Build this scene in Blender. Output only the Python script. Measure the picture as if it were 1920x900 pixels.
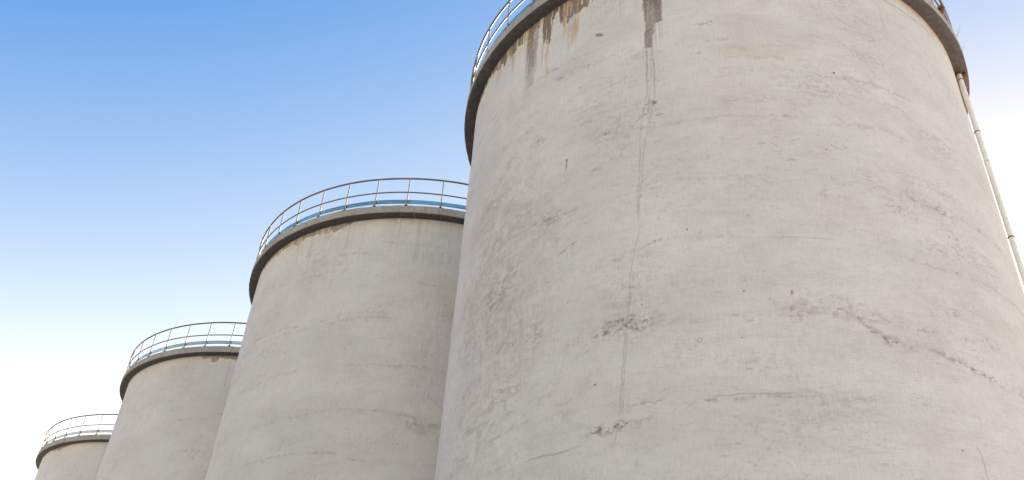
import bpy, bmesh, math, random
import numpy as np
from mathutils import Vector, Matrix, noise as mn

for o in list(bpy.data.objects):
    bpy.data.objects.remove(o)
sc = bpy.context.scene
COL = sc.collection

# ---------------------------------------------------------------- camera
F_PX, PITCH, ROLL = 1675.72, 0.613930, 0.0741359
CAM_Z = 1.6
cam_d = bpy.data.cameras.new('camera')
cam = bpy.data.objects.new('camera', cam_d)
COL.objects.link(cam)
cam_d.sensor_width = 36
cam_d.lens = F_PX / 1920 * 36
cam_d.clip_start = 0.1
cam_d.clip_end = 6000
fw = Vector((0, math.cos(PITCH), math.sin(PITCH)))
up = Vector((0, -math.sin(PITCH), math.cos(PITCH)))
rt = Vector((1, 0, 0))
r2 = math.cos(ROLL) * rt + math.sin(ROLL) * up
u2 = -math.sin(ROLL) * rt + math.cos(ROLL) * up
m = Matrix((r2, u2, -fw)).transposed().to_4x4()
m.translation = Vector((0, 0, CAM_Z))
cam.matrix_world = m
sc.camera = cam

# ---------------------------------------------------------------- sky, sun, exposure
SUN_AZ = 58.0        # degrees counter-clockwise from +X
SUN_EL = 14.0
world = bpy.data.worlds.new('World')
sc.world = world
world.use_nodes = True
wt = world.node_tree
sky = wt.nodes.new('ShaderNodeTexSky')
sky.sky_type = 'NISHITA'
sky.sun_disc = False
sky.sun_elevation = math.radians(SUN_EL)
sky.sun_rotation = math.radians(90 - SUN_AZ)
sky.air_density = 1.0
sky.dust_density = 0.34
sky.ozone_density = 1.0
sky.altitude = 0
# low-sun haze: the air brightens and pales smoothly towards the horizon
HA, HB, HC, HS = (4.30, 2.60, .68), (.57, .44, .34), (.462, .195, -.55), .195
SKY_STRENGTH = 0.05
EXPO = 1.0 + math.log2(.15 / SKY_STRENGTH)
DISP = SKY_STRENGTH * 2 ** EXPO
tcw = wt.nodes.new('ShaderNodeTexCoord')
sx = wt.nodes.new('ShaderNodeSeparateXYZ'); wt.links.new(tcw.outputs['Generated'], sx.inputs[0])


def wm(op, a, b=0.0):
    n = wt.nodes.new('ShaderNodeMath'); n.operation = op
    for v, i in ((a, 0), (b, 1)):
        if isinstance(v, (int, float)): n.inputs[i].default_value = v
        else: wt.links.new(v, n.inputs[i])
    return n.outputs[0]


zc = wm('MAXIMUM', sx.outputs[2], .22)
hz = wm('POWER', math.e, wm('MULTIPLY', wm('SUBTRACT', zc, .34), -1 / HS))
# the haze is thicker towards the low sun than away from it
ca_, sa_ = math.cos(math.radians(SUN_AZ)), math.sin(math.radians(SUN_AZ))
dot = wm('ADD', wm('MULTIPLY', sx.outputs[0], ca_), wm('MULTIPLY', sx.outputs[1], sa_))
hyp = wm('SQRT', wm('SUBTRACT', 1.0001, wm('MULTIPLY', sx.outputs[2], sx.outputs[2])))
hz = wm('MULTIPLY', hz, wm('MAXIMUM', .28, wm('ADD', .62, wm('MULTIPLY', .80, wm('DIVIDE', dot, hyp)))))
sr = wt.nodes.new('ShaderNodeSeparateColor'); wt.links.new(sky.outputs[0], sr.inputs[0])
cr = wt.nodes.new('ShaderNodeCombineColor')
for k in range(3):
    x = wm('MULTIPLY', sr.outputs[k], HA[k] / 2)
    x = wm('ADD', x, wm('MULTIPLY', hz, HB[k] / DISP))
    x = wm('SUBTRACT', x, HC[k] / DISP)
    wt.links.new(wm('MAXIMUM', x, .02), cr.inputs[k])
wt.links.new(cr.outputs[0], wt.nodes['Background'].inputs[0])
wt.nodes['Background'].inputs[1].default_value = SKY_STRENGTH

sd = bpy.data.lights.new('sun', 'SUN')
sd.energy = 5.0
sd.angle = math.radians(0.53)
sd.color = (1.0, 0.88, 0.74)
sun = bpy.data.objects.new('sun', sd)
COL.objects.link(sun)
el, az = math.radians(SUN_EL), math.radians(SUN_AZ)
sdir = Vector((math.cos(el) * math.cos(az), math.cos(el) * math.sin(az), math.sin(el)))
sun.rotation_euler = sdir.to_track_quat('Z', 'Y').to_euler()
sun.location = (40, 60, 60)

sc.view_settings.view_transform = 'Standard'
sc.view_settings.look = 'None'
sc.view_settings.gamma = 1
sc.view_settings.use_curve_mapping = False
sc.view_settings.exposure = EXPO


# ---------------------------------------------------------------- node helper
class S:
    """a socket with arithmetic"""
    def __init__(s, M, sock): s.M, s.s = M, sock
    def __add__(a, b): return a.M.math('ADD', a, b)
    __radd__ = __add__
    def __mul__(a, b): return a.M.math('MULTIPLY', a, b)
    __rmul__ = __mul__
    def __sub__(a, b): return a.M.math('SUBTRACT', a, b)
    def __rsub__(a, b): return a.M.math('SUBTRACT', b, a)
    def abs(a): return a.M.math('ABSOLUTE', a, 0)


class Mat:
    def __init__(M, name):
        M.m = bpy.data.materials.new(name)
        M.m.use_nodes = True
        M.t = M.m.node_tree
        M.b = M.t.nodes['Principled BSDF']
    def put(M, v, inp):
        if isinstance(v, S): M.t.links.new(v.s, inp)
        else: inp.default_value = v
    def math(M, op, a, b=0.0):
        n = M.t.nodes.new('ShaderNodeMath'); n.operation = op
        M.put(a, n.inputs[0]); M.put(b, n.inputs[1])
        return S(M, n.outputs[0])
    def mx(M, a, b): return M.math('MAXIMUM', a, b)
    def mn(M, a, b): return M.math('MINIMUM', a, b)
    def uv(M):
        n = M.t.nodes.new('ShaderNodeUVMap'); n.uv_map = 'UVMap'
        q = M.t.nodes.new('ShaderNodeSeparateXYZ'); M.t.links.new(n.outputs[0], q.inputs[0])
        return S(M, q.outputs[0]), S(M, q.outputs[1])
    def obj(M):
        n = M.t.nodes.new('ShaderNodeTexCoord')
        return S(M, n.outputs['Object'])
    def vec(M, x, y, z=0.0):
        n = M.t.nodes.new('ShaderNodeCombineXYZ')
        M.put(x, n.inputs[0]); M.put(y, n.inputs[1]); M.put(z, n.inputs[2])
        return S(M, n.outputs[0])
    def noise(M, v, scale=1.0, detail=3.0, rough=0.5, dist=0.0):
        n = M.t.nodes.new('ShaderNodeTexNoise')
        M.put(v, n.inputs['Vector'])
        n.inputs['Scale'].default_value = scale
        n.inputs['Detail'].default_value = detail
        n.inputs['Roughness'].default_value = rough
        n.inputs['Distortion'].default_value = dist
        return S(M, n.outputs['Fac'])
    def vor(M, v, scale=1.0, out='Distance', feature='F1'):
        n = M.t.nodes.new('ShaderNodeTexVoronoi'); n.feature = feature
        M.put(v, n.inputs['Vector']); n.inputs['Scale'].default_value = scale
        return S(M, n.outputs[out])
    def white(M, v):
        n = M.t.nodes.new('ShaderNodeTexWhiteNoise'); n.noise_dimensions = '3D'
        M.put(v, n.inputs['Vector'])
        return S(M, n.outputs['Value'])
    def step(M, x, a, b, lo=0.0, hi=1.0):
        """smoothstep of x between a and b, mapped to lo..hi"""
        n = M.t.nodes.new('ShaderNodeMapRange'); n.interpolation_type = 'SMOOTHSTEP'
        M.put(x, n.inputs['Value'])
        if a > b: a, b, lo, hi = b, a, hi, lo
        n.inputs['From Min'].default_value = a; n.inputs['From Max'].default_value = b
        n.inputs['To Min'].default_value = lo; n.inputs['To Max'].default_value = hi
        return S(M, n.outputs['Result'])
    def mix(M, f, a, b):
        n = M.t.nodes.new('ShaderNodeMix'); n.data_type = 'RGBA'; n.clamp_factor = True
        M.put(f, n.inputs['Factor'])
        for v, k in ((a, 6), (b, 7)):
            if isinstance(v, S): M.t.links.new(v.s, n.inputs[k])
            else: n.inputs[k].default_value = (*v, 1)
        return S(M, n.outputs[2])
    def curve(M, x, pts):
        """piecewise function of x through pts, in world units"""
        pts = sorted(pts)
        x0, x1 = pts[0][0], pts[-1][0]
        y0, y1 = min(p[1] for p in pts), max(p[1] for p in pts)
        sy = max(y1 - y0, 1e-3)
        n = M.t.nodes.new('ShaderNodeFloatCurve')
        c = n.mapping.curves[0]
        q = [((a - x0) / (x1 - x0), (b - y0) / sy) for a, b in pts]
        c.points[0].location = q[0]; c.points[1].location = q[-1]
        for a in q[1:-1]: c.points.new(*a)
        for p in c.points: p.handle_type = 'VECTOR'
        n.mapping.update()
        M.put((x - x0) * (1 / (x1 - x0)), n.inputs['Value'])
        return S(M, n.outputs[0]) * sy + y0
    def win(M, x, a, b, soft):
        """1 inside a..b with soft ends"""
        return M.step(x, a - soft, a + soft) * M.step(x, b + soft, b - soft)
    def bump(M, h, strength, dist, prev=None):
        n = M.t.nodes.new('ShaderNodeBump')
        n.inputs['Strength'].default_value = strength
        n.inputs['Distance'].default_value = dist
        M.put(h, n.inputs['Height'])
        if prev is not None: M.t.links.new(prev.s, n.inputs['Normal'])
        return S(M, n.outputs[0])
    def out(M, col, rough=0.8, normal=None, metal=0.0, spec=0.3):
        if isinstance(col, S): M.t.links.new(col.s, M.b.inputs['Base Color'])
        else: M.b.inputs['Base Color'].default_value = (*col, 1)
        M.put(rough, M.b.inputs['Roughness'])
        M.put(metal, M.b.inputs['Metallic'])
        M.b.inputs['Specular IOR Level'].default_value = spec
        if normal is not None: M.t.links.new(normal.s, M.b.inputs['Normal'])
        return M.m


# ---------------------------------------------------------------- dimensions (metres)
R = 6.15                       # silo radius
Z_SLAB = 17.61                 # underside of the roof slab
SLAB_T = 0.277
R_OUT = 6.44
R_RAIL = 6.38
Z_TOP = Z_SLAB + SLAB_T
Z_RAIL = Z_TOP + 1.086
Z_MID = Z_TOP + 0.535
Z_TOE = Z_TOP + 0.125
TOE_H = 0.15
SILOS = [
    ((4.9511, 17.8751), 0.033, -157.7),
    ((-2.7063, 28.0731), -0.026, -113.0),
    ((-10.4175, 38.2599), 0.010, -112.0),
    ((-18.0943, 48.4724), -0.017, -113.4),
]


# ---------------------------------------------------------------- materials
def wall_material(idx):
    """painted render on concrete; u = arc in metres, v = height in metres"""
    M = Mat('weathered_render_%d' % (idx + 1))
    u, v = M.uv()
    off = 37.3 * idx
    uo = u + off if idx else u
    P = M.vec(uo, v, off * .31)
    # ---- base tone: paint in broad uneven coats
    n_big = M.noise(M.vec(uo * .35, v * .8, off), 1, 4, .55)
    n_mid = M.noise(M.vec(uo * 1.3, v * 2.2, off), 1, 6, .65, .25)
    n_fine = M.noise(M.vec(uo * 22, v * 7, off), 1, 4, .65)
    n_fib = M.noise(M.vec(uo * 45, v * 3.0, off), 1, 3, .6)
    base = M.mix(M.step(n_big, .32, .68), (.553, .546, .546), (.618, .612, .612))
    base = M.mix(M.step(n_mid, .40, .72) * .24, base, (.47, .457, .44))
    base = M.mix(M.step(n_fine, .35, .75) * .20, base, (.42, .405, .385))
    base = M.mix(M.step(n_fib, .45, .75) * .24, base, (.385, .36, .34))
    n_grit = M.noise(M.vec(uo * 30, v * 30, off + 51), 1, 3, .75)
    base = M.mix(M.step(n_grit, .52, .75) * .22, base, (.37, .345, .325))
    smudge = M.noise(M.vec(uo * .8, v * 1.0, off + 53), 1, 6, .68)
    base = M.mix(M.step(smudge, .50, .68) * .20, base, (.40, .365, .335))
    # faint warm rusty or cool grey drifts
    n_w = M.noise(M.vec(uo * .5, v * .7, off + 9), 1, 3, .5)
    base = M.mix(M.step(n_w, .52, .75) * .16, base, (.47, .42, .385))
    # ---- dirt caught in broken patches, rubbed sideways with vertical brushing
    reg = M.noise(M.vec(uo * .42, v * .75, off + 3), 1, 4, .6, .4)
    grain = M.noise(M.vec(uo * 5.0, v * 9.0, off + 5), 1, 6, .72, .5)
    brush = M.noise(M.vec(uo * 26, v * 3.5, off + 7), 1, 3, .6)
    dirt = M.step(reg, .47, .68) * M.step(grain + brush * .35, .60, .86)
    lines = M.noise(M.vec(uo * 1.1, v * 4.5, off + 11), 1, 6, .7, .4)
    lmask = M.step((lines - .5).abs(), .018, .0) * M.step(M.noise(M.vec(uo * .8, v * .9, off + 13), 1, 3, .6), .52, .66) \
        * M.step(grain, .44, .62)
    dirt = M.mx(dirt * .42, lmask * .34)
    # tiny pits and air holes
    d = M.vor(P, 3.1)
    pick = M.noise(P, 1.7, 2, .5)
    size = M.step(pick, .52, .80, 0, .055)
    pits = M.step(d - size, .004, -.012) * M.step(pick, .54, .6)
    d2 = M.vor(M.vec(uo, v, 4.4), 8.5)
    pits2 = M.step(d2, .085, .045) * M.step(M.noise(P, 1.1, 4, .6), .55, .68)
    # weeping from the top edge
    depth = (Z_SLAB - v)
    streak = M.noise(M.vec(uo * 7.5, v * .12, off + 17), 1, 4, .6)
    streak_l = M.noise(M.vec(uo * .8, 0.0, off + 19), 1, 2, .5)
    weep = M.step(streak, .52, .72) * M.step(depth - streak_l * 3.2, .6, -1.4)
    # pale splashes of newer paint
    pale = M.step(M.noise(M.vec(uo * 1.0, v * 1.6, off + 23), 1, 5, .6, .8), .63, .70) * .35

    col = M.mix(pale, base, (.56, .56, .555))
    col = M.mix(weep * .30, col, (.27, .24, .21))
    col = M.mix(dirt * .85, col, (.215, .175, .15))
    col = M.mix(pits * .85, col, (.07, .055, .05))
    col = M.mix(pits2 * .55, col, (.16, .12, .10))

    # trowelled relief: ragged overlapping coats running round the wall
    relief_n = M.noise(M.vec(uo * .9, v * 2.4, off + 29), 1, 6, .62, .35)
    scab = M.noise(M.vec(uo * 2.2, v * 3.6, off + 37), 1, 5, .6, .8)
    coat = M.noise(M.vec(uo * .6, v * 1.3, off + 31), 1, 5, .62, .5)
    height = relief_n * .42 + M.step(coat, .50, .53) * .12 + M.step(scab, .60, .625) * .10 + n_fine * .13 + n_fib * .06 \
        - M.step((lines - .5).abs(), .02, .0) * .06

    fgrain = M.noise(M.vec(uo * 11, v * 11, off + 41), 1, 4, .7)
    # individual scars, cracks, runs and bare patches of this wall (see wall_marks)
    at = M.t.nodes.new('ShaderNodeAttribute'); at.attribute_name = 'marks'
    amt = S(M, at.outputs['Alpha']); mcol = S(M, at.outputs['Color'])
    rel = M.t.nodes.new('ShaderNodeAttribute'); rel.attribute_name = 'relief'
    un = M.t.nodes.new('ShaderNodeVectorMath'); un.operation = 'SCALE'
    M.t.links.new(mcol.s, un.inputs[0])
    M.t.links.new(M.math('DIVIDE', 1.0, M.mx(amt, .002)).s, un.inputs['Scale'])
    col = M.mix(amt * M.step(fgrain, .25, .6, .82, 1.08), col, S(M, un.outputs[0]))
    height = height + S(M, rel.outputs['Fac'])
    b1 = M.bump(height, .60, .045)
    b2 = M.bump(n_fine * .6 + fgrain * .4, .35, .012, b1)
    return M.out(col, .88, b2, spec=.2)


# ---------------------------------------------------------------- marks of each wall, worked out on its mesh
class Np:
    """the same small vocabulary as Mat, on arrays"""
    def hash(M, i, j, k):
        h = (i.astype(np.int64) * 374761393 + j.astype(np.int64) * 668265263 + k * 2147483647 + 12345) & 0xFFFFFFFF
        h = ((h ^ (h >> 13)) * 1274126177) & 0xFFFFFFFF
        h = (h ^ (h >> 16)) & 0xFFFFFFFF
        return (h & 0xFFFFFF).astype(np.float32) / 16777215.0
    def noise(M, v, scale=1, detail=3, rough=.5, dist=0.0):
        x, y, w = v
        x = np.asarray(x, np.float32); y = np.asarray(y, np.float32) + np.zeros_like(x)
        tot = np.zeros_like(x); amp = 1.0; nrm = 0.0
        sd_ = int(abs(w) * 13) + 7
        if dist:
            q = M.noise((x + 31.7, y + 11.3, w + 3), 1, 2, .5)
            x = x + (q - .5) * dist * 2; y = y + (q - .5) * dist
        for o in range(int(detail) + 1):
            f = 2.03 ** o
            c, s_ = math.cos(.6 * o), math.sin(.6 * o)
            # lattice kept square to the wall so stretched noise stays stretched
            X, Y = x * f + 17.13 * o, y * f + 9.7 * o
            i = np.floor(X); j = np.floor(Y); a = X - i; b = Y - j
            a = a * a * a * (a * (a * 6 - 15) + 10); b = b * b * b * (b * (b * 6 - 15) + 10)
            k = sd_ + 101 * o
            h00, h10, h01, h11 = M.hash(i, j, k), M.hash(i + 1, j, k), M.hash(i, j + 1, k), M.hash(i + 1, j + 1, k)
            tot += amp * ((h00 * (1 - a) + h10 * a) * (1 - b) + (h01 * (1 - a) + h11 * a) * b)
            nrm += amp; amp *= rough
        t = tot / nrm
        return .5 + (t - .5) * .9
    def vec(M, x, y, z=0.0): return (x, y, z)
    def step(M, x, a, b, lo=0.0, hi=1.0):
        t = np.clip((x - a) / (b - a), 0, 1)
        return lo + (hi - lo) * t * t * (3 - 2 * t)
    def curve(M, x, pts):
        pts = sorted(pts)
        return np.interp(x, [p[0] for p in pts], [p[1] for p in pts]).astype(np.float32)
    def win(M, x, a, b, soft): return M.step(x, a - soft, a + soft) * M.step(x, b + soft, b - soft)
    def mx(M, a, b): return np.maximum(a, b)
    def math(M, op, a, b=0): return np.sqrt(a)
    def mix(M, f, a, b):
        f = np.clip(np.asarray(f, np.float32), 0, 1)[..., None]
        b = np.asarray(b, np.float32)
        a = np.asarray(a, np.float32)
        if a.shape[-1] == 4:      # premultiplied running result
            b = np.concatenate([b * np.ones(f.shape[:-1] + (3,), np.float32), np.ones_like(f)], -1)
        return a * (1 - f) + b * f


def wall_marks(idx, u, v):
    M = Np()
    off = 37.3 * idx
    uo = u + off
    depth = Z_SLAB - v
    grain = M.noise(M.vec(uo * 5.0, v * 9.0, off + 5), 1, 5, .72, .2)
    brush = M.noise(M.vec(uo * 26, v * 3.5, off + 7), 1, 3, .6)
    fgrain = .5 + (M.noise(M.vec(uo * 11, v * 17, off + 41), 1, 3, .85) - .5) * 1.5
    wob = M.noise(M.vec(uo * 3.2, v * 3.2, off + 43), 1, 5, .65) - .5
    wob2 = M.noise(M.vec(uo * 9.0, v * 9.0, off + 47), 1, 3, .6) - .5
    col = np.zeros(u.shape + (4,), np.float32)
    height = np.zeros_like(u)

    def blotch(cu, cv, su, sv, slope=0., amt=.6, brk=(.42, .62), colr=(.16, .12, .10), soft=.55, gn=None):
        nonlocal col
        du = (u - cu) * (1 / su) + wob * .7
        dv = (v - cv - (u - cu) * slope) * (1 / sv) + wob * 1.1
        rr = M.math('SQRT', du * du + dv * dv)
        k = M.step(rr, 1.0, 1.0 - soft)
        if brk: k = k * M.step(gn if gn is not None else grain, *brk)
        col = M.mix(k * amt * (.95 if amt >= .8 else .74), col, [c * 1.08 + .01 for c in colr])

    def band(pts, w, amt=.6, brk=(.4, .6), colr=(.16, .12, .10), below=False, gn=None, wobble=.12):
        """a roughly level scar v(u)"""
        nonlocal col, height
        pts = sorted(pts)
        c = M.curve(u, pts)
        dd = v - c + wob * wobble + wob2 * wobble * .35
        k = M.step(abs(dd), w, w * .15) if not below else M.step(dd, -w * 4, 0) * M.step(dd, w * .35, 0)
        k = k * M.win(u, pts[0][0] + .05, pts[-1][0] - .05, .12)
        if brk: k = k * M.step(gn if gn is not None else grain, *brk)
        col = M.mix(k * amt * .72, col, [c * 1.1 + .01 for c in colr])
        height = height - k * .15

    def vcrack(pts, w, amt=.6, colr=(.20, .17, .15), wobble=.05):
        """a roughly plumb crack u(v)"""
        nonlocal col, height
        pts = sorted(pts)
        c = M.curve(v, pts)
        k = M.step(abs(u - c + wob2 * wobble), w, w * .2) * M.win(v, pts[0][0] + .05, pts[-1][0] - .02, .12)
        k = k * M.step(M.noise(M.vec(u * 2, v * 2.2, 60), 1, 3, .6), .30, .48, .35, 1)
        col = M.mix(k * amt, col, colr)
        height = height - k * .2

    def peel(env, seed, streaks=True, edge=.035):
        """the paint coat has come away below the slab: env = [(u, depth)]"""
        nonlocal col, height
        env = sorted(env)
        e = M.curve(u, env) * M.win(u, env[0][0] + .02, env[-1][0] - .02, .03)
        ra = M.noise(M.vec(u * 4.2, v * 2.2, seed), 1, 5, .62, .5) - .5
        rb = M.noise(M.vec(u * 9.0, v * .8, seed + 2), 1, 3, .6) - .5
        dd = depth - e * (1 + ra * 1.5 + rb * 1.3)
        k = M.step(dd, edge * .4, -edge * .6) * M.step(e, .01, .04)
        under = M.mix(M.noise(M.vec(u * 14, v * 5, seed + 4), 1, 4, .65), (.115, .095, .085), (.20, .175, .155))
        col = M.mix(k * (.95 if idx == 0 else .62), col, under)
        height = height - k * .6
        # thin pale rim where the coat lifts
        rim = M.step(dd, -.02, .02) * M.step(dd, .11, .04) * M.step(grain, .46, .56) * M.step(e, .05, .2)
        col = M.mix(rim * .75, col, (.74, .71, .66))
        if streaks:
            s1 = M.noise(M.vec(u * 8.5, v * .55, seed + 6), 1, 4, .62, .2)
            s2 = M.noise(M.vec(u * 13.0, v * .8, seed + 8), 1, 4, .6, .2)
            ff = M.step(depth - e * 2.4, .15, -.35) * M.step(e, .05, .2)
            col = M.mix(M.step(s1, .55, .68) * ff * .62, col, (.42, .28, .15))
            col = M.mix(M.step(s2, .57, .64) * ff * M.step(depth - e * 1.3, .1, -.15) * .8, col, (.62, .55, .45))

    # faint daywork joints: every lift left an uneven, broken line right round the wall
    lift = 1.36
    lv = v + (M.noise(M.vec(uo * .35, v * .25, off + 61), 1, 3, .5) - .5) * .55 + wob * .14 + .35 * idx
    ph = (lv / lift - np.floor(lv / lift) - .5) * lift
    gate = M.step(M.noise(M.vec(uo * .55, np.floor(lv / lift) * 3.7, off + 63), 1, 4, .65), .44, .62)
    col = M.mix(M.step(abs(ph), .16, .0) * gate * M.step(grain, .44, .64) * .15, col, (.26, .215, .185))
    col = M.mix(M.step(abs(ph), .055, .0) * gate * M.step(fgrain, .52, .70) * .36, col, (.18, .14, .12))
    height = height - M.step(abs(ph), .05, .0) * gate * .25
    # crumbly flecks scattered in drifts
    fl = M.noise(M.vec(uo * 14, v * 22, off + 65), 1, 3, .7)
    dr = M.noise(M.vec(uo * .9, v * 1.6, off + 67), 1, 4, .65)
    col = M.mix(M.step(fl, .66, .76) * M.step(dr, .50, .66) * .34, col, (.15, .115, .10))

    if idx == 0:
        # bare patch and run-off where an outlet once leaked
        pl = M.curve(v, [(15.10, -12.335), (15.2, -12.325), (15.6, -12.315), (15.9, -12.300), (16.3, -12.340), (16.7, -12.345), (17.6, -12.36)])
        pr = M.curve(v, [(15.10, -12.178), (15.24, -12.150), (15.40, -12.165), (15.60, -12.120), (15.80, -12.106), (15.83, -11.955), (16.5, -11.935), (17.6, -11.92)])
        e1 = M.step(u - pl + wob2 * .05, -.008, .012) * M.step(pr - u + wob2 * .04, -.008, .012) * M.step(v + wob2 * .12, 15.10, 15.16)
        strk = M.noise(M.vec(u * 24, v * 1.2, 71), 1, 4, .65, .4)
        pcol = M.mix(M.step(strk, .42, .62), (.30, .27, .25), (.22, .19, .17))
        pcol = M.mix(M.step(v + strk * 1.2, 16.6, 17.3) * .6, pcol, (.11, .09, .08))
        pcol = M.mix(M.step(abs(v - 15.60 - (u + 12.3) * .25 + wob2 * .03), .016, .004) * M.step(u, -12.31, -12.27) * M.step(u, -12.16, -12.2), pcol, (.07, .055, .045))
        col = M.mix(e1 * .92, col, pcol)
        height = height - e1 * .35
        # drips out of its lower end
        for du, l, a in ((-12.10, 1.1, .35), (-12.02, .9, .3), (-11.97, .7, .22), (-12.30, 2.0, .35), (-12.17, 1.6, .35), (-12.36, .6, .25)):
            vv = 15.8 if du > -12.12 else 15.15
            k = M.step(abs(u - du + wob2 * .03), .022, .004) * M.step(v, vv + .03, vv - .02) * M.step(v, vv - l, vv - l * .3)
            col = M.mix(k * a, col, (.19, .155, .135))
        # the long double crack
        vcrack([(15.14, -12.221), (14.24, -12.226), (13.84, -12.279), (13.17, -12.303), (12.46, -12.422), (12.06, -12.449),
                (11.3, -12.545), (10.72, -12.539), (10.31, -12.633), (9.79, -12.718), (9.27, -12.755), (8.89, -12.815),
                (8.31, -12.868), (7.81, -12.909), (7.32, -12.949), (6.86, -13.039)], .015, .34)
        vcrack([(15.14, -12.277), (14.73, -12.289), (13.86, -12.331), (12.93, -12.483), (12.07, -12.503), (11.31, -12.575), (10.84, -12.546)], .013, .42)
        vcrack([(15.14, -12.20), (14.5, -12.15), (13.9, -12.17), (13.4, -12.24), (12.9, -12.30)], .011, .45)
        vcrack([(9.6, -12.70), (8.9, -12.775), (8.3, -12.835), (7.6, -12.88), (7.2, -12.915)], .010, .4)
        vcrack([(7.0, -7.60), (6.85, -7.57), (6.7, -7.55), (6.5, -7.55)], .014, .55)
        # finer, sharper crumbs along the main scars
        blotch(-12.95, 8.86, .35, .05, .08, .65, gn=fgrain, brk=(.56, .66), colr=(.10, .075, .06))
        blotch(-12.55, 8.93, .25, .05, .05, .65, gn=fgrain, brk=(.56, .66), colr=(.11, .08, .065))
        blotch(-13.1, 7.14, .35, .06, .05, .55, gn=fgrain, brk=(.54, .66), colr=(.14, .11, .08))
        blotch(-7.2, 8.35, .5, .06, -.15, .55, gn=fgrain, brk=(.54, .66), colr=(.15, .115, .095))
        blotch(-8.75, 8.52, .3, .07, -.4, .55, gn=fgrain, brk=(.52, .66), colr=(.16, .12, .10))
        # level scars
        band([(-13.32, 8.80), (-13.1, 8.83), (-12.84, 8.86), (-12.3, 8.69)], .06, .75, gn=fgrain, brk=(.46, .62))
        band([(-13.2, 9.0), (-12.8, 8.95), (-12.4, 8.90)], .06, .6, gn=fgrain, brk=(.48, .64))
        blotch(-12.8, 8.9, .66, .24, 0, .6, gn=fgrain, brk=(.5, .66), colr=(.22, .18, .15))
        blotch(-12.72, 8.99, .30, .07, .1, .75, gn=fgrain, brk=(.42, .56), colr=(.16, .12, .10))
        blotch(-13.22, 8.80, .22, .06, .2, .75, gn=fgrain, brk=(.40, .54), colr=(.15, .115, .095))
        blotch(-13.2, 7.14, .5, .14, .05, .65, gn=fgrain, brk=(.46, .6), colr=(.20, .165, .13))
        band([(-13.6, 7.10), (-13.2, 7.16), (-12.9, 7.13), (-12.4, 7.22)], .06, .6, gn=fgrain, brk=(.46, .62))
        band([(-11.62, 7.47), (-11.33, 7.48), (-11.06, 7.50), (-10.87, 7.486), (-10.3, 7.52)], .014, .5, brk=None, wobble=.06)
        band([(-12.9, 7.45), (-12.6, 7.47), (-12.2, 7.49)], .016, .6, brk=(.4, .5), wobble=.06)
        band([(-14.7, 6.92), (-14.07, 6.90), (-13.6, 6.95)], .018, .6, brk=None, wobble=.07)
        band([(-10.3, 10.30), (-9.9, 10.33), (-9.4, 10.32)], .012, .4, brk=None, wobble=.05)
        band([(-12.45, 10.37), (-12.2, 10.41), (-11.9, 10.40)], .040, .8, gn=fgrain, brk=(.44, .58))
        band([(-12.75, 12.9), (-12.45, 13.35), (-12.2, 13.38), (-12.0, 13.33)], .05, .5, gn=fgrain, brk=(.5, .64))
        band([(-12.35, 14.25), (-12.2, 14.22), (-12.05, 14.24)], .05, .55, gn=fgrain, brk=(.5, .64))
        band([(-13.3, 12.35), (-12.95, 12.55), (-12.6, 12.75)], .05, .5, gn=fgrain, brk=(.5, .66))
        band([(-14.35, 10.6), (-14.0, 10.72), (-13.7, 10.86)], .05, .6, gn=fgrain, brk=(.46, .62))
        # the long dirty seam on the right half
        J = [(-10.6, 9.02), (-10.0, 8.98), (-9.42, 8.94), (-8.95, 8.63), (-8.74, 8.49), (-8.16, 8.56), (-7.77, 8.40), (-7.32, 8.36), (-6.9, 8.27), (-6.0, 8.25), (-5.0, 8.2)]
        band(J, .17, .30, gn=grain, brk=(.42, .66), colr=(.27, .23, .20), wobble=.3)
        band(J, .08, .42, gn=fgrain, brk=(.50, .68), colr=(.19, .15, .13), wobble=.3)
        blotch(-8.95, 8.66, .30, .10, -.5, .5, gn=fgrain, brk=(.44, .62), colr=(.22, .17, .14))
        blotch(-7.75, 8.42, .22, .10, -.4, .55, gn=fgrain, brk=(.42, .6), colr=(.21, .16, .13))
        blotch(-7.0, 8.30, .45, .10, -.15, .55, gn=fgrain, brk=(.44, .62), colr=(.21, .16, .13))
        blotch(-9.5, 9.05, .9, .30, -.2, .38, gn=fgrain, brk=(.44, .66), colr=(.26, .21, .19))
        blotch(-8.72, 8.52, .28, .13, 0, .5, gn=fgrain, brk=(.36, .6), colr=(.22, .18, .15))
        # upper level seams
        band([(-8.95, 13.25), (-8.77, 13.05), (-8.57, 13.0), (-7.9, 13.1), (-7.4, 13.0)], .10, .42, gn=fgrain, brk=(.36, .62), colr=(.25, .22, .20))
        band([(-10.95, 14.56), (-10.5, 14.54), (-10.1, 14.54), (-9.6, 14.50), (-9.1, 14.57)], .05, .42, below=False, gn=fgrain, brk=(.4, .6), colr=(.33, .27, .20))
        blotch(-10.1, 14.72, 1.05, .26, -.03, .42, brk=(.3, .6), gn=fgrain, colr=(.44, .37, .28), soft=.4)
        blotch(-9.95, 16.2, .26, .34, 0, .4, brk=None, colr=(.44, .39, .31), soft=.8)
        band([(-11.0, 13.45), (-10.4, 13.42), (-9.6, 13.40), (-9.2, 13.42)], .17, .36, gn=fgrain, brk=(.42, .62), colr=(.26, .22, .20))
        band([(-8.3, 12.1), (-7.6, 12.05), (-6.8, 12.0), (-6.2, 11.9)], .2, .3, gn=fgrain, brk=(.46, .64), colr=(.24, .21, .19))
        blotch(-7.8, 14.9, .8, .25, -.1, .35, gn=fgrain, brk=(.5, .66), colr=(.25, .22, .18))
        blotch(-6.6, 13.3, .8, .4, -.1, .35, gn=fgrain, brk=(.48, .66), colr=(.25, .22, .19))
        blotch(-6.2, 10.8, .8, .5, -.2, .4, gn=fgrain, brk=(.48, .66), colr=(.25, .22, .19))
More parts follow.
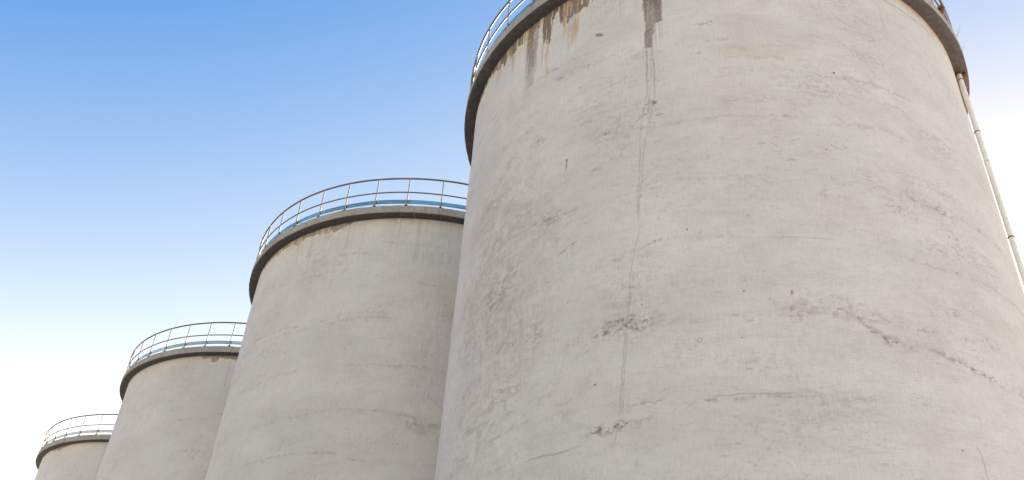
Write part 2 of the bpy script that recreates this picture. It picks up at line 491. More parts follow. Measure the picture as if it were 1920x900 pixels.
        blotch(-7.2, 10.6, .9, .3, -.15, .35, gn=fgrain, brk=(.5, .68), colr=(.25, .22, .19))
        # left flank, more soiled; the first broad blotch also paints in its shade
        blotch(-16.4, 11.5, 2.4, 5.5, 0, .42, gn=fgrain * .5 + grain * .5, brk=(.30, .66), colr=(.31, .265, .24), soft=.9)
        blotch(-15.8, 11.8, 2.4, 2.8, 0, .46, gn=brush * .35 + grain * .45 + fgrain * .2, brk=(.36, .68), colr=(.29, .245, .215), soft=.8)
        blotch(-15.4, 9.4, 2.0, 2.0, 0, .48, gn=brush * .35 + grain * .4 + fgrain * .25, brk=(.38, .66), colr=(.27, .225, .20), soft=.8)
        blotch(-14.3, 11.6, .5, .25, 0, .5, gn=fgrain, brk=(.48, .66), colr=(.22, .17, .15))
        blotch(-15.6, 10.6, .8, .35, .1, .5, gn=fgrain, brk=(.46, .66), colr=(.21, .17, .15))
        blotch(-14.6, 9.2, .3, .35, 0, .5, gn=fgrain, brk=(.5, .66), colr=(.21, .16, .14))
        blotch(-15.2, 8.2, .5, .5, 0, .45, gn=fgrain, brk=(.48, .66), colr=(.2, .16, .14))
        blotch(-16.2, 7.9, 1.4, .8, 0, .35, gn=grain, brk=(.45, .66), colr=(.2, .17, .15))
        # scraped oval, repaired squares, rust spots, bolt holes
        k = M.step(((u + 13.32) / .105) ** 2 + ((v - 15.98 + (u + 13.32) * .42) / .052) ** 2 + wob2 * 1.6 + wob * 1.5, 1.0, .75)
        col = M.mix(k * .9, col, (.235, .205, .19))
        # crumbs broken out along the long crack
        for a, b, su, sv, t in ((-12.235, 14.20, .13, .06, .85), (-12.10, 14.17, .10, .03, .6), (-12.25, 13.62, .15, .08, .85), (-12.18, 13.55, .1, .05, .7), (-12.38, 13.35, .10, .05, .6),
                                (-12.10, 13.28, .12, .03, .6), (-12.15, 12.62, .16, .05, .45), (-11.1, 15.55, .22, .10, .5), (-10.9, 15.05, .25, .08, .5), (-11.35, 14.75, .18, .05, .4),
                                (-13.05, 13.15, .25, .05, .5), (-12.75, 12.9, .12, .05, .65), (-12.9, 12.5, .10, .12, .65), (-13.3, 12.35, .3, .05, .6), (-14.6, 14.5, .08, .05, .7), (-13.75, 14.65, .05, .02, .8),
                                (-13.55, 15.15, .2, .10, .4), (-14.2, 15.2, .3, .12, .45), (-14.8, 13.7, .3, .12, .4), (-10.15, 8.85, .25, .2, .4), (-10.9, 9.27, .05, .03, .6), (-10.88, 8.75, .12, .10, .55),
                                (-7.35, 9.35, .15, .10, .6), (-6.6, 9.0, .25, .15, .5), (-6.9, 10.9, .2, .35, .4), (-8.1, 11.2, .35, .12, .4), (-8.4, 11.75, .2, .3, .4), (-7.0, 11.6, .25, .2, .5),
                                (-9.9, 12.0, .2, .06, .45), (-10.35, 12.35, .1, .05, .6), (-9.4, 11.3, .12, .2, .35), (-8.95, 12.4, .3, .08, .4), (-8.6, 14.15, .25, .05, .5), (-7.8, 15.6, .3, .15, .4)):
            blotch(a, b, su, sv, -.05, t, gn=fgrain, brk=(.50, .64), colr=(.15, .11, .095))
        for (a, b, c, e) in ((-11.55, 9.99, .21, .13), (-9.03, 10.05, .15, .13)):
            k = M.win(u + wob2 * .05, a - c, a + c, .012) * M.win(v + wob2 * .05, b - e, b + e, .012)
            col = M.mix(k * .5 * M.step(fgrain, .1, .6, .5, 1), col, (.55, .55, .53))
        blotch(-10.169, 9.25, .018, .055, 0, .9, brk=None, colr=(.26, .11, .03), soft=.5)
        blotch(-14.03, 12.75, .035, .14, 0, .8, brk=None, colr=(.38, .19, .07), soft=.6)
        blotch(-14.03, 12.86, .02, .05, 0, .9, brk=None, colr=(.10, .05, .03), soft=.3)
        for a, b, r_ in ((-11.727, 10.559, .020), (-12.537, 9.208, .016), (-13.358, 7.922, .022), (-11.007, 8.442, .014),
                         (-10.904, 9.265, .02), (-13.9, 9.6, .014), (-9.2, 12.3, .02), (-8.75, 14.3, .03), (-7.9, 6.9, .02)):
            k = M.step(M.math('SQRT', (u - a) * (u - a) + (v - b) * (v - b)), r_, r_ * .5)
            col = M.mix(k * .95, col, (.025, .02, .018))
        k = M.step(abs(np.sqrt((u + 11.641) ** 2 + (v - 8.438) ** 2) - .035), .014, .004)
        col = M.mix(k * .55, col, (.2, .17, .15))
        # construction joint a hand below the slab, right side
        kj = M.step(abs(v - 17.17 - M.curve(u, [(-7.4, 0), (-6.6, -.01), (-6.1, 0), (-5.5, .05), (-5.0, .05), (-4.3, .10), (-2, .12)]) + wob2 * .05), .019, .004) * M.step(u, -7.6, -7.3)
        col = M.mix(kj * .8, col, (.27, .18, .11))
        orange = M.step(u, -7.6, -6.4) * M.step(depth - M.noise(M.vec(u * 5, v * 0, 3), 1, 3, .6) * .5, .02, -.25)
        col = M.mix(orange * .65, col, (.46, .30, .17))
        peel([(-18.9, .10), (-18.2, .16), (-17.2, .16), (-16.5, .26), (-16.15, .34), (-16.0, .40), (-15.7, .36), (-15.4, .40), (-15.05, .22),
              (-14.9, .25), (-14.82, .85), (-14.62, .95), (-14.55, .3), (-14.40, .20), (-14.33, .75), (-14.15, .85), (-13.95, .62), (-13.7, .62), (-13.5, .45), (-13.3, .1), (-13.2, 0)], 91.0)
        # long ochre and sooty run-offs below the peeled coat
        for a, w_, l, cc, am in ((-15.27, .13, 1.5, (.40, .28, .17), .6), (-15.22, .24, 2.7, (.20, .165, .145), .85), (-15.05, .08, 2.0, (.25, .21, .18), .6), (-15.9, .10, 1.2, (.25, .2, .17), .6), (-16.6, .2, 1.0, (.30, .25, .21), .5), (-14.22, .06, 1.5, (.48, .30, .13), .75),
                                 (-13.86, .05, 1.1, (.42, .29, .13), .7), (-13.62, .05, .8, (.46, .29, .12), .6), (-16.05, .07, .8, (.45, .33, .2), .6), (-14.05, .25, 1.5, (.27, .22, .19), .4),
                                 (-12.83, .035, 1.8, (.33, .25, .22), .4), (-14.86, .02, 2.2, (.3, .26, .23), .4)):
            k = M.step(abs(u - a + wob2 * .05 + wob * .03), w_, w_ * .2) * M.step(depth, l, l * .35) * M.step(brush + fgrain * .4, .45, .75, .35, 1)
            col = M.mix(k * am, col, cc)
    if idx == 1:
        band([(-15.4, 14.30), (-14.9, 14.25), (-14.18, 14.18), (-13.64, 14.19), (-12.78, 14.07), (-12.15, 14.12)], .07, .5, gn=fgrain, brk=(.40, .58), colr=(.22, .18, .16))
        band([(-11.6, 14.08), (-10.73, 14.14), (-9.93, 14.11)], .07, .4, gn=fgrain, brk=(.46, .62), colr=(.22, .18, .16))
        band([(-14.2, 10.06), (-13.6, 10.12), (-13.16, 10.135), (-12.16, 10.14), (-11.0, 10.09)], .06, .55, gn=fgrain, brk=(.42, .58), colr=(.20, .17, .15))
        band([(-12.4, 16.36), (-11.8, 16.4), (-11.1, 16.34)], .07, .5, gn=fgrain, brk=(.46, .6), colr=(.22, .18, .16))
        blotch(-9.3, 16.2, 1.0, .5, 0, .35, gn=brush, brk=(.35, .65), colr=(.22, .195, .17), soft=.7)
        blotch(-9.0, 13.6, .9, 3.2, 0, .30, gn=brush, brk=(.35, .7), colr=(.24, .215, .19), soft=.8)
        blotch(-9.0, 11.0, .8, .35, 0, .5, gn=grain, brk=(.42, .6), colr=(.18, .155, .135))
        band([(-9.6, 15.35), (-9.2, 15.3), (-8.8, 15.25)], .05, .5, gn=fgrain, brk=(.44, .6))
        peel([(-16.6, .0), (-16.2, .16), (-15.6, .10), (-15.2, .22), (-14.5, .14), (-14.3, .26), (-13.8, .28), (-13.5, .12), (-13.1, .20), (-12.7, .24), (-12.2, .16), (-11.9, .02)], 120.0)
        blotch(-10.40, 17.54, .035, .05, 0, .9, brk=None, colr=(.75, .66, .55), soft=.4)
    if idx == 2:
        peel([(-11.3, 0), (-11.1, .12), (-10.9, .1), (-10.65, .34), (-10.4, .16), (-9.8, .14), (-9.4, .2), (-9.2, .02)], 150.0, streaks=False)
        band([(-10.2, 15.2), (-9.6, 15.1), (-9.2, 15.12)], .04, .6, gn=fgrain, brk=(.4, .56))
        blotch(-9.35, 16.2, .7, .5, 0, .3, gn=brush, brk=(.35, .65), colr=(.25, .22, .19), soft=.7)
    if idx == 3:
        peel([(-14.6, 0), (-14.3, .1), (-13.6, .14), (-13.2, .08), (-12.6, 0)], 180.0, streaks=False)

    return col, height


def slab_material(idx):
    """bare cast concrete; u = arc, v = distance along the section"""
    M = Mat('bare_cast_concrete_%d' % (idx + 1))
    u, v = M.uv()
    o = M.obj()
    n1 = M.noise(o, 1.3, 5, .6)
    n2 = M.noise(o, 9, 5, .65)
    col = M.mix(M.step(n1, .3, .7), (.30, .285, .265), (.39, .375, .355))
    col = M.mix(M.step(n2, .4, .75) * .5, col, (.17, .15, .13))
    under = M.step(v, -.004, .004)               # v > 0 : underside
    soff = M.mix(M.step(n2, .35, .7), (.098, .082, .069), (.142, .121, .104))  # shade under the overhang is put into the soffit colour, along with dirt
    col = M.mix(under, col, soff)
    fas = 1 - under
    # runs down the fascia
    s = M.noise(M.vec(u * 6, v * .8, 2), 1, 4, .6)
    col = M.mix(M.step(s, .56, .70) * fas * .45, col, (.13, .11, .095))
    s2 = M.noise(M.vec(u * 2.2, v * .4, 12), 1, 3, .5)
    col = M.mix(M.step(s2, .66, .74) * fas * M.step(n2, .4, .55) * .6, col, (.36, .23, .12))
    s3 = M.noise(M.vec(u * 7, v * 7, 22), 1, 4, .6)
    col = M.mix(M.step(s3, .66, .72) * .4, col, (.42, .40, .37))
    for a, w_, am, cc in (((-15.9, .03, .6, (.34, .20, .09)), (-13.3, .05, .4, (.12, .09, .07))),
                          ((-9.655, .028, .9, (.40, .20, .07)), (-9.60, .016, .8, (.34, .15, .05)), (-12.6, .02, .4, (.5, .48, .44))),
                          ((-11.88, .05, .6, (.30, .21, .13)), (-14.14, .05, .6, (.28, .18, .10)), (-9.45, .04, .5, (.36, .21, .11))),
                          ((-13.0, .03, .5, (.3, .2, .12)),))[idx]:
        k = M.step((u - a + (M.noise(M.vec(u * 8, v * 14, 31), 1, 3, .6) - .5) * .09).abs(), w_, w_ * .3) * fas * M.step(v, -.03, -.09)
        col = M.mix(k * am, col, cc)
    # board joints every few metres across both faces
    cell = M.math('FRACT', u * .2825 + .31)
    w = (M.noise(M.vec(u * 4, v * 14, 5), 1, 3, .6) - .5) * .010
    jn = M.step((cell - .5 + w).abs(), .0032, .0012)
    col = M.mix(jn * .7, col, M.mix(under, (.10, .08, .07), (.42, .27, .13)))
    # dark pock marks and old bolts under the edge
    vo = M.vor(M.vec(u, v * 1.0, 8), 2.6)
    col = M.mix(M.step(vo, .10, .05) * M.step(M.noise(M.vec(u, v, 3), 1.9, 2, .5), .52, .58) * .8, col, (.05, .035, .03))
    h = n2 * .6 + M.noise(o, 30, 3, .6) * .4 - jn * .3
    return M.out(col, .9, M.bump(h, .6, .02), spec=.2)


def metal_material(name, a, b, rust=.5, rough=.5, metal=.0, scale=6.):
    M = Mat(name)
    o = M.obj()
    n = M.noise(o, scale, 5, .65)
    n2 = M.noise(o, scale * 3.1, 4, .6)
    col = M.mix(M.step(n, .35, .7), a, b)
    col = M.mix(M.step(n2 + n * .4, .70, .82) * rust, col, (.20, .095, .045))
    return M.out(col, rough, M.bump(n2, .25, .004), metal, .4)


def toe_material(name, a, b, c):
    """painted strip in lengths, some rubbed dull; u = arc"""
    M = Mat(name)
    u, v = M.uv()
    jit = M.noise(M.vec(u * .9, 0., 3.3), 1, 2, .5) * 1.5
    seg = M.white(M.vec(M.math('FLOOR', u * 1.15 + jit), 1.0, 2.0))
    n = M.noise(M.vec(u * 5, v * 16, 4), 1, 5, .7)
    col = M.mix(M.step(n, .3, .7), a, b)
    col = M.mix(M.step(seg, .62, .68) * M.step(n, .25, .6) * .75, col, c)
    col = M.mix(M.step(M.math('FRACT', u * 1.15 + jit), .03, .01) * .5, col, c)
    return M.out(col, .5, M.bump(n, .2, .004), spec=.4)


MAT_RAIL = metal_material('grey_rail_paint', (.115, .105, .095), (.17, .16, .145), .5)
MAT_POST = metal_material('grey_post_paint', (.30, .30, .305), (.40, .40, .40), .2)
MAT_DARK = metal_material('blackened_steel', (.03, .028, .025), (.06, .05, .045), .4)
MAT_RUST = metal_material('rusty_steel', (.09, .045, .025), (.15, .08, .045), .8, .85)
MAT_ROOF = metal_material('roofing_felt', (.10, .10, .10), (.16, .155, .15), .1, .9, 0, 1.2)


def pipe_material():
    M = Mat('off_white_pipe_paint')
    o = M.obj()
    u, v = M.uv()
    n = M.noise(o, 3, 4, .6)
    col = M.mix(M.step(n, .35, .7), (.70, .69, .665), (.77, .76, .74))
    fl = M.noise(M.vec(u * 60, v * 5, 3), 1, 5, .65, .5)
    upper = M.step(v, 16.2, 16.9)
    col = M.mix(M.step(fl, .56, .62) * upper * .85, col, (.24, .15, .08))
    col = M.mix(M.step(fl, .72, .76) * .5, col, (.30, .25, .2))
    return M.out(col, .5, M.bump(fl, .3, .004), spec=.35)


MAT_PIPE = pipe_material()
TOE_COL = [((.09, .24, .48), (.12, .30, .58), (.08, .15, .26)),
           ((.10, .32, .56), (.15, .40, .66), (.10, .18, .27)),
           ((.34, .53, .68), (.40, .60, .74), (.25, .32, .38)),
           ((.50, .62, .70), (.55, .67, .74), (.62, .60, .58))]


# ---------------------------------------------------------------- mesh helpers
def link_mesh(name, bm, mat, parent=None, smooth=True):
    me = bpy.data.meshes.new(name)
    bm.normal_update()
    bm.to_mesh(me); bm.free()
    if smooth:
        for p in me.polygons: p.use_smooth = True
    me.materials.append(mat)
    o = bpy.data.objects.new(name, me)
    COL.objects.link(o)
    if parent is not None: o.parent = parent
    return o


def ang_u(a):
    """arc coordinate with its seam at the back (+90 deg)"""
    return R * a


A0 = math.radians(-270)


def lathe(profile, seg, closed=False, jitter=None, vmap=None):
    """revolve (r, z) pairs; uv = (arc, v)"""
    bm = bmesh.new()
    uvl = bm.loops.layers.uv.new('UVMap')
    cols = []
    for i in range(seg):
        a = A0 + 2 * math.pi * i / seg
        ring = []
        for k, (r, z) in enumerate(profile):
            if jitter:
                r, z = jitter(a, k, r, z)
            ring.append(bm.verts.new((r * math.cos(a), r * math.sin(a), z)))
        cols.append(ring)
    n = len(profile)
    for i in range(seg):
        j = (i + 1) % seg
        for k in range(n if closed else n - 1):
            l = (k + 1) % n
            f = bm.faces.new((cols[i][k], cols[j][k], cols[j][l], cols[i][l]))
            a_i, a_j = A0 + 2 * math.pi * i / seg, A0 + 2 * math.pi * (i + 1) / seg
            va = vmap(k) if vmap else profile[k][1]
            vb = vmap(k + 1) if vmap else profile[l][1]
            for lp, q in zip(f.loops, ((ang_u(a_i), va), (ang_u(a_j), va), (ang_u(a_j), vb), (ang_u(a_i), vb))):
                lp[uvl].uv = q
    return bm


def ring_tube(rad, z, r, seg=240, ns=10, sag=0.0, seed=0):
    bm = bmesh.new()
    cols = []
    for i in range(seg):
        a = A0 + 2 * math.pi * i / seg
        dz = sag * mn.noise(Vector((math.cos(a) * 3, math.sin(a) * 3, seed)))
        dr = sag * mn.noise(Vector((math.cos(a) * 3, math.sin(a) * 3, seed + 9)))
        cols.append([bm.verts.new(((rad + dr + r * math.cos(t)) * math.cos(a), (rad + dr + r * math.cos(t)) * math.sin(a), z + dz + r * math.sin(t)))
                     for t in (2 * math.pi * k / ns for k in range(ns))])
    for i in range(seg):
        j = (i + 1) % seg
        for k in range(ns):
            l = (k + 1) % ns
            bm.faces.new((cols[i][k], cols[j][k], cols[j][l], cols[i][l]))
    return bm


def tube(bm, p, q, r0, r1=None, ns=10, caps=True):
    r1 = r0 if r1 is None else r1
    p, q = Vector(p), Vector(q)
    d = (q - p).normalized()
    s = d.orthogonal().normalized(); t = d.cross(s)
    A = [bm.verts.new(p + r0 * (math.cos(x) * s + math.sin(x) * t)) for x in (2 * math.pi * k / ns for k in range(ns))]
    B = [bm.verts.new(q + r1 * (math.cos(x) * s + math.sin(x) * t)) for x in (2 * math.pi * k / ns for k in range(ns))]
    for k in range(ns):
        l = (k + 1) % ns
        bm.faces.new((A[k], A[l], B[l], B[k]))
    if caps:
        bm.faces.new(A[::-1]); bm.faces.new(B)
    return bm


def box(bm, c, size, rot=None, bev=0.0):
    g = bmesh.ops.create_cube(bm, size=1)
    vs = g['verts']
    for v in vs:
        w = Vector((v.co.x * size[0], v.co.y * size[1], v.co.z * size[2]))
        if rot is not None: w = rot @ w
        v.co = w + Vector(c)
    if bev:
        es = list({e for v in vs for e in v.link_edges})
        bmesh.ops.bevel(bm, geom=es, offset=bev, segments=2, affect='EDGES')
    return bm


# ---------------------------------------------------------------- ground
def ground():
    M = Mat('dusty_concrete_yard')
    o = M.obj()
    n = M.noise(o, .15, 6, .6); n2 = M.noise(o, 4, 5, .65)
    col = M.mix(M.step(n, .3, .7), (.38, .376, .365), (.46, .456, .444))
    col = M.mix(M.step(n2, .45, .75) * .4, col, (.28, .276, .264))
    mat = M.out(col, M.step(n, .35, .65, .24, .45), M.bump(n2, .25, .008), spec=.6)
    bm = bmesh.new()
    uvl = bm.loops.layers.uv.new('UVMap')
    rings = [0, 4, 12, 25, 50, 90, 160, 300, 600, 1200, 2600]
    seg = 72
    prev = None
    for r in rings:
        if r == 0:
            prev = [bm.verts.new((0, 20, 0))]; continue
        cur = [bm.verts.new((r * math.cos(2 * math.pi * k / seg), 20 + r * math.sin(2 * math.pi * k / seg), 0)) for k in range(seg)]
        for k in range(seg):
            l = (k + 1) % seg
            if len(prev) == 1: bm.faces.new((prev[0], cur[k], cur[l]))
            else: bm.faces.new((prev[k], cur[k], cur[l], prev[l]))
        prev = cur
    g = link_mesh('ground', bm, mat, smooth=False)
    g['kind'] = 'structure'


ground()


def add_bounce_sheet():
    """pale unseen sheet added behind the row to bounce sunlight up to the slabs"""
    M = Mat('pale_bounce_sheet')
    o = M.obj()
    n = M.noise(o, .4, 5, .6); n2 = M.noise(o, 6, 4, .65)
    col = M.mix(M.step(n, .3, .7), (.46, .44, .41), (.56, .545, .52))
    mat = M.out(col, .8, M.bump(n2, .3, .01), spec=.3)
    d = Vector((SILOS[1][0][0] - SILOS[0][0][0], SILOS[1][0][1] - SILOS[0][0][1], 0)).normalized()
    q = Vector((d.y, -d.x, 0))                      # away from the camera side of the row
    c0 = Vector((SILOS[0][0][0], SILOS[0][0][1], 0))
    bm = bmesh.new()
    N1, N2 = 24, 14
    g = [[bm.verts.new(c0 + d * (-45 + 125 * i / N1) + q * (-2 + 72 * j / N2) + Vector((0, 0, .004))) for j in range(N2 + 1)] for i in range(N1 + 1)]
    for i in range(N1):
        for j in range(N2):
            bm.faces.new((g[i][j], g[i][j + 1], g[i + 1][j + 1], g[i + 1][j]))
    bmesh.ops.recalc_face_normals(bm, faces=bm.faces)
    o = link_mesh('bounce_sheet', bm, mat, smooth=False)  # added out of view as a reflector for the slab undersides
    o['kind'] = 'structure'


add_bounce_sheet()

# ---------------------------------------------------------------- silos
GROUP = 'concrete storage silos standing in one receding row'
LABELS = [
    'nearest and largest pale concrete silo, with a drainpipe and a long vertical crack',
    'second nearest silo, grey wall, blue strip on its railing, partly behind the largest silo',
    'third silo in the row, behind the second, with light blue kick strip along its railing',
    'farthest and smallest silo at the left end of the row, whitish strip on its railing',
]


def wall_object(idx, mat, parent):
    """cylinder of plastered wall: fine grid over the weathered face, coarser round the back and near the ground"""
    du, dv, ua, ub, va = ((.0165, .0165, -19.4, -2.9, 5.6), (.026, .026, -18.2, -4.0, 8.0), (.035, .035, -17.5, -5, 11.0), (.05, .05, -17.5, -5, 13.0))[idx]
    lo, hi = R * math.radians(-270), R * math.radians(90)
    us = np.concatenate([np.linspace(lo, ua, 60)[:-1], np.arange(ua, ub, du), np.linspace(ub, hi, 100)[1:]])
    vs = np.concatenate([np.linspace(0, va, 24)[:-1], np.arange(va, Z_SLAB, dv), [Z_SLAB + .02]])
    n, mrows = len(us), len(vs)          # first and last column coincide: the uv seam at the back
    U, V = np.meshgrid(us.astype(np.float32), vs.astype(np.float32))
    A = U / R
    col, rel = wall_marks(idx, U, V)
    N = Np()
    sd_ = 100 + idx * 7
    # trowelled unevenness of a few millimetres, faded out at the seam so it closes
    fade = N.step(np.minimum(U - lo, hi - U), 0, 1.5)
    d = (N.noise((U * .35, V * .5, sd_), 1, 2, .5) - .5) * .040 + (N.noise((U * 1.2, V * 2.2, sd_ + 1), 1, 3, .55) - .5) * .016
    rr = R + d * fade
    co = np.stack([rr * np.cos(A), rr * np.sin(A), V], -1).reshape(-1, 3)
    i = np.arange(mrows - 1)[:, None] * n + np.arange(n - 1)[None, :]
    quads = np.stack([i, i + 1, i + n + 1, i + n], -1).reshape(-1, 4)
    me = bpy.data.meshes.new('wall')
    me.vertices.add(len(co)); me.vertices.foreach_set('co', co.astype(np.float32).ravel())
    me.loops.add(quads.size); me.loops.foreach_set('vertex_index', quads.astype(np.int32).ravel())
    me.polygons.add(len(quads)); me.polygons.foreach_set('loop_start', np.arange(0, quads.size, 4, dtype=np.int32))
    me.update()
    me.polygons.foreach_set('use_smooth', np.ones(len(quads), bool))
    uvl = me.uv_layers.new(name='UVMap')
    uvv = np.stack([U, V], -1).reshape(-1, 2)[quads.ravel()]
    uvl.data.foreach_set('uv', uvv.astype(np.float32).ravel())
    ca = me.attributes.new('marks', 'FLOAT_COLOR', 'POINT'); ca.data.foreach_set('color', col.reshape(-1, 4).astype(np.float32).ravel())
    fa = me.attributes.new('relief', 'FLOAT', 'POINT'); fa.data.foreach_set('value', rel.astype(np.float32).ravel())
    me.materials.append(mat)
    o = bpy.data.objects.new('wall', me)
    COL.objects.link(o); o.parent = parent
    return o


def slab_mesh(seed):
    # section: inner underside -> drip edge -> fascia -> top -> in
    prof = [(R - .25, Z_SLAB), (R + .06, Z_SLAB), (R_OUT - .10, Z_SLAB + .002), (R_OUT - .012, Z_SLAB + .004), (R_OUT, Z_SLAB + .016),
            (R_OUT, Z_SLAB + .10), (R_OUT, Z_SLAB + .19), (R_OUT, Z_TOP - .014), (R_OUT - .014, Z_TOP), (R_OUT - .30, Z_TOP + .01)]
    vm = [.45, .30, .12, .02, -.01, -.09, -.17, -.26, -.28, -.55]
    def jit(a, k, r, z):
        p = Vector((math.cos(a) * R_OUT, math.sin(a) * R_OUT, 0))
        if k in (0, 9): return r, z
        base = .010 * mn.noise(p * .5 + Vector((seed, 3, 1)))
        fine = .007 * mn.noise(p * 4.0 + Vector((seed, k * 1.7, 1)))
        if k in (7, 8):   # ragged top arris
            c = mn.noise(p * 7.0 + Vector((seed, 50, 1)))
            z += -.020 * max(0, c) + fine
            r += -.012 * max(0, c)
        if k in (3, 4):
            c = mn.noise(p * 6.0 + Vector((seed, 80, 1)))
            z += .014 * max(0, c)
            r -= .010 * max(0, c)
        return r + base + fine, z + base * .6
    bm = lathe(prof, 900, jitter=jit, vmap=lambda k: vm[min(k, 9)])
    return bm


def toe_mesh(seed):
    r0, r1 = R_RAIL - .034, R_RAIL - .028
    prof = [(r0, Z_TOE), (r1, Z_TOE), (r1, Z_TOE + TOE_H), (r0, Z_TOE + TOE_H)]
    def jit(a, k, r, z):
        p = Vector((math.cos(a) * R, math.sin(a) * R, seed))
        return r + .006 * mn.noise(p), z + .012 * mn.noise(p * .8 + Vector((5, 5, 5)))
    return lathe(prof, 240, closed=True, jitter=jit)


def post_proto():
    """built at angle 0 with local origin on the silo axis at z = 0"""
    bm = bmesh.new()
    tube(bm, (R_RAIL, 0, Z_TOP - .02), (R_RAIL, 0, Z_RAIL), .0215, ns=12)
    post = link_mesh('post', bm, MAT_POST)
    bm = bmesh.new()
    box(bm, (R_RAIL, 0, Z_TOP + .012), (.11, .11, .012), bev=.002)
    tube(bm, (R_RAIL, 0, Z_TOP + .012), (R_RAIL, 0, Z_TOP + .085), .030, .028)
    for sx in (-1, 1):
        for sy in (-1, 1):
            tube(bm, (R_RAIL + sx * .04, sy * .04, Z_TOP + .018), (R_RAIL + sx * .04, sy * .04, Z_TOP + .036), .009, ns=6)
    foot = link_mesh('base_plate', bm, MAT_DARK, post)
    bm = bmesh.new()
    box(bm, (R_RAIL - .022, .016, Z_TOE + TOE_H * .5), (.020, .034, .10), bev=.003)
    clip = link_mesh('clamp', bm, MAT_DARK, post)
    return post, foot, clip


proto = post_proto()
used_proto = False
roots = []
for i, ((cx, cy), dz, phase) in enumerate(SILOS):
    root = bpy.data.objects.new('silo', None)
    COL.objects.link(root)
    root.empty_display_size = 1
    root.location = (cx, cy, dz)
    root['label'] = LABELS[i]; root['category'] = 'silo'; root['group'] = GROUP
    roots.append(root)
    wall_object(i, wall_material(i), root)
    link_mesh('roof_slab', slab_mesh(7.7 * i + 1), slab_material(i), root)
    # shallow conical roof deck inside the slab ring
    bm = lathe([(R_OUT - .32, Z_TOP - .02), (R_OUT - .45, Z_TOP + .02), (3.0, Z_TOP + .12), (.02, Z_TOP + .20)], 90)
    link_mesh('roof_deck', bm, MAT_ROOF, root)
    link_mesh('top_rail', ring_tube(R_RAIL, Z_RAIL, .030, sag=.018, seed=i * 3.1), MAT_RAIL, root)
    link_mesh('middle_rail', ring_tube(R_RAIL, Z_MID, .022, sag=.016, seed=i * 5.3 + 2), MAT_RAIL, root)
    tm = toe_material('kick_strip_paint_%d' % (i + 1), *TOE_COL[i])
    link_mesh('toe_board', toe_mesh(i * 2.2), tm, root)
    rnd = random.Random(40 + i)
    for k in range(40):
        ang = math.radians(phase + 9 * k + rnd.uniform(-.25, .25))
        if not used_proto:
            po, fo, cl = proto; used_proto = True
        else:
            po, fo, cl = (q.copy() for q in proto)
            for q in (po, fo, cl): COL.objects.link(q)
            fo.parent = po; cl.parent = po
        po.parent = root
        po.rotation_euler = (0, 0, ang)

# ---------------------------------------------------------------- drainpipe on the nearest silo
PA = math.radians(-31.75)
PR = R * 1.015
px, py = PR * math.cos(PA), PR * math.sin(PA)


def pipe_part():
    bm = bmesh.new()
    uvl = bm.loops.layers.uv.new('UVMap')
    ns, nz = 20, 60
    zt = Z_SLAB + .06
    g = []
    for k in range(nz + 1):
        z = .15 + (zt - .15) * k / nz
        wx = .006 * mn.noise(Vector((z * .4, 3, 1))); wy = .006 * mn.noise(Vector((z * .4, 8, 1)))
        g.append([bm.verts.new((px + wx + .056 * math.cos(t), py + wy + .056 * math.sin(t), z)) for t in (2 * math.pi * q / ns for q in range(ns))])
    for k in range(nz):
        for q in range(ns):
            l = (q + 1) % ns
            f = bm.faces.new((g[k][q], g[k][l], g[k + 1][l], g[k + 1][q]))
            for lp, (a, b) in zip(f.loops, ((q, k), (q + 1, k), (q + 1, k + 1), (q, k + 1))):
                lp[uvl].uv = (a / ns * .35, .15 + (zt - .15) * b / nz)
    return link_mesh('drainpipe', bm, MAT_PIPE, roots[0])


pipe = pipe_part()
rad = Vector((math.cos(PA), math.sin(PA), 0)); tan = Vector((-math.sin(PA), math.cos(PA), 0))
for z in (17.40, 15.754, 12.844, 9.9, 6.9, 3.9, 1.2):
    bm = bmesh.new()
    c = Vector((px, py, z))
    tube(bm, c - Vector((0, 0, .012)), c + Vector((0, 0, .012)), .064, ns=20)
    tube(bm, c, c - rad * .12, .010, ns=8)
    box(bm, c + tan * .068, (.03, .03, .028), bev=.003)
    tube(bm, c + tan * .06 - rad * .03, c + tan * .085 - rad * .05, .006, ns=6)
    link_mesh('bracket', bm, MAT_RUST, pipe)
for z in (14.847, 10.9, 7.6, 4.4):
    bm = bmesh.new()
    tube(bm, (px, py, z - .05), (px, py, z + .05), .0605, ns=20)
    link_mesh('coupling', bm, MAT_PIPE, pipe)
# collar and dark scupper at the top, bolted under the slab
bm = bmesh.new()
tube(bm, (px, py, Z_SLAB - .05), (px, py, Z_SLAB + .03), .078, .095, ns=20)
rotm = Matrix.Rotation(PA, 3, 'Z')
box(bm, Vector((px, py, Z_SLAB - .045)) + rad * .12 + tan * .05, (.07, .11, .10), rotm, bev=.006)
link_mesh('outlet_collar', bm, MAT_RUST, pipe)

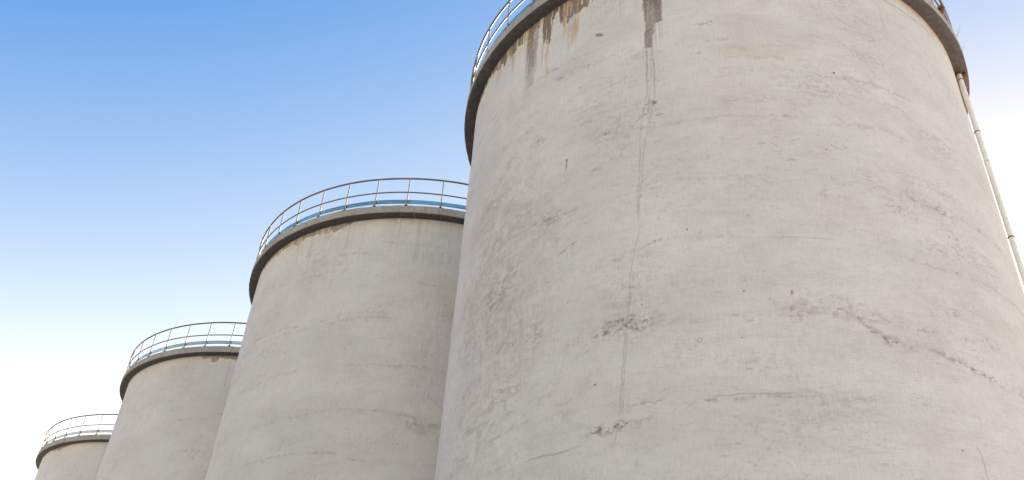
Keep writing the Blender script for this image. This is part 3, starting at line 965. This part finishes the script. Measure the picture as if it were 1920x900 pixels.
# rusty clamp where the middle rail has been mended, by the right end of the nearest railing
bm = bmesh.new()
ca = math.radians(-44.6)
cpos = Vector((R_RAIL * math.cos(ca), R_RAIL * math.sin(ca), Z_MID))
rc = Matrix.Rotation(ca, 3, 'Z')
box(bm, cpos, (.10, .16, .12), rc, bev=.012)
box(bm, cpos + Vector((0, 0, -.10)), (.06, .07, .16), rc, bev=.01)
tube(bm, cpos + rc @ Vector((-.07, .03, .02)), cpos + rc @ Vector((.08, .03, .02)), .013, ns=6)
tube(bm, cpos + rc @ Vector((-.07, -.04, -.02)), cpos + rc @ Vector((.08, -.04, -.02)), .013, ns=6)
link_mesh('rail_clamp', bm, MAT_RUST, roots[0])

# ---------------------------------------------------------------- weeds rooted on the roof edge
def weed(ang_deg, h, label, seed, n=7):
    rnd = random.Random(seed)
    M = Mat('dry_weed')
    col = M.mix(M.noise(M.obj(), 30, 3, .6), (.30, .22, .12), (.46, .38, .24))
    mat = M.out(col, .9)
    a = math.radians(ang_deg)
    (cx, cy), dz, _ = SILOS[0]
    base = Vector((cx + (R_OUT - .03) * math.cos(a), cy + (R_OUT - .03) * math.sin(a), Z_TOP + dz - .02))
    bm = bmesh.new()
    outw = Vector((math.cos(a), math.sin(a), 0))
    for k in range(n):
        d = (Vector((rnd.uniform(-.6, .6), rnd.uniform(-.6, .6), 1)) + outw * rnd.uniform(0, .7)).normalized()
        p = Vector((rnd.uniform(-.03, .03), rnd.uniform(-.03, .03), 0))
        L = h * rnd.uniform(.5, 1)
        r = .0030
        for s in range(6):
            q = p + d * L / 6
            tube(bm, p, q, r, r * .82, ns=5, caps=False)
            if s > 1:
                for _ in range(2):
                    sd_ = (d + Vector((rnd.uniform(-1, 1), rnd.uniform(-1, 1), rnd.uniform(-.1, .8)))).normalized()
                    e = q + sd_ * L * rnd.uniform(.10, .22)
                    tube(bm, q, e, r * .6, r * .35, ns=4, caps=False)
                    tube(bm, e, e + sd_ * .012, .003, .001, ns=4)
            d = (d + Vector((rnd.uniform(-.25, .25), rnd.uniform(-.25, .25), -.08))).normalized()
            p = q; r *= .84
    o = link_mesh('dry_weed', bm, mat)
    o.location = base
    o['label'] = label; o['category'] = 'weed'; o['group'] = 'dry weeds rooted on the roof edge of the nearest silo'
    return o


weed(-40.0, .34, 'taller wispy dry weed sprouting from the right roof edge of the nearest silo', 5)
weed(-35.0, .26, 'short dry weed lower along the right roof edge of the nearest silo, nearer its drainpipe', 9, 5)
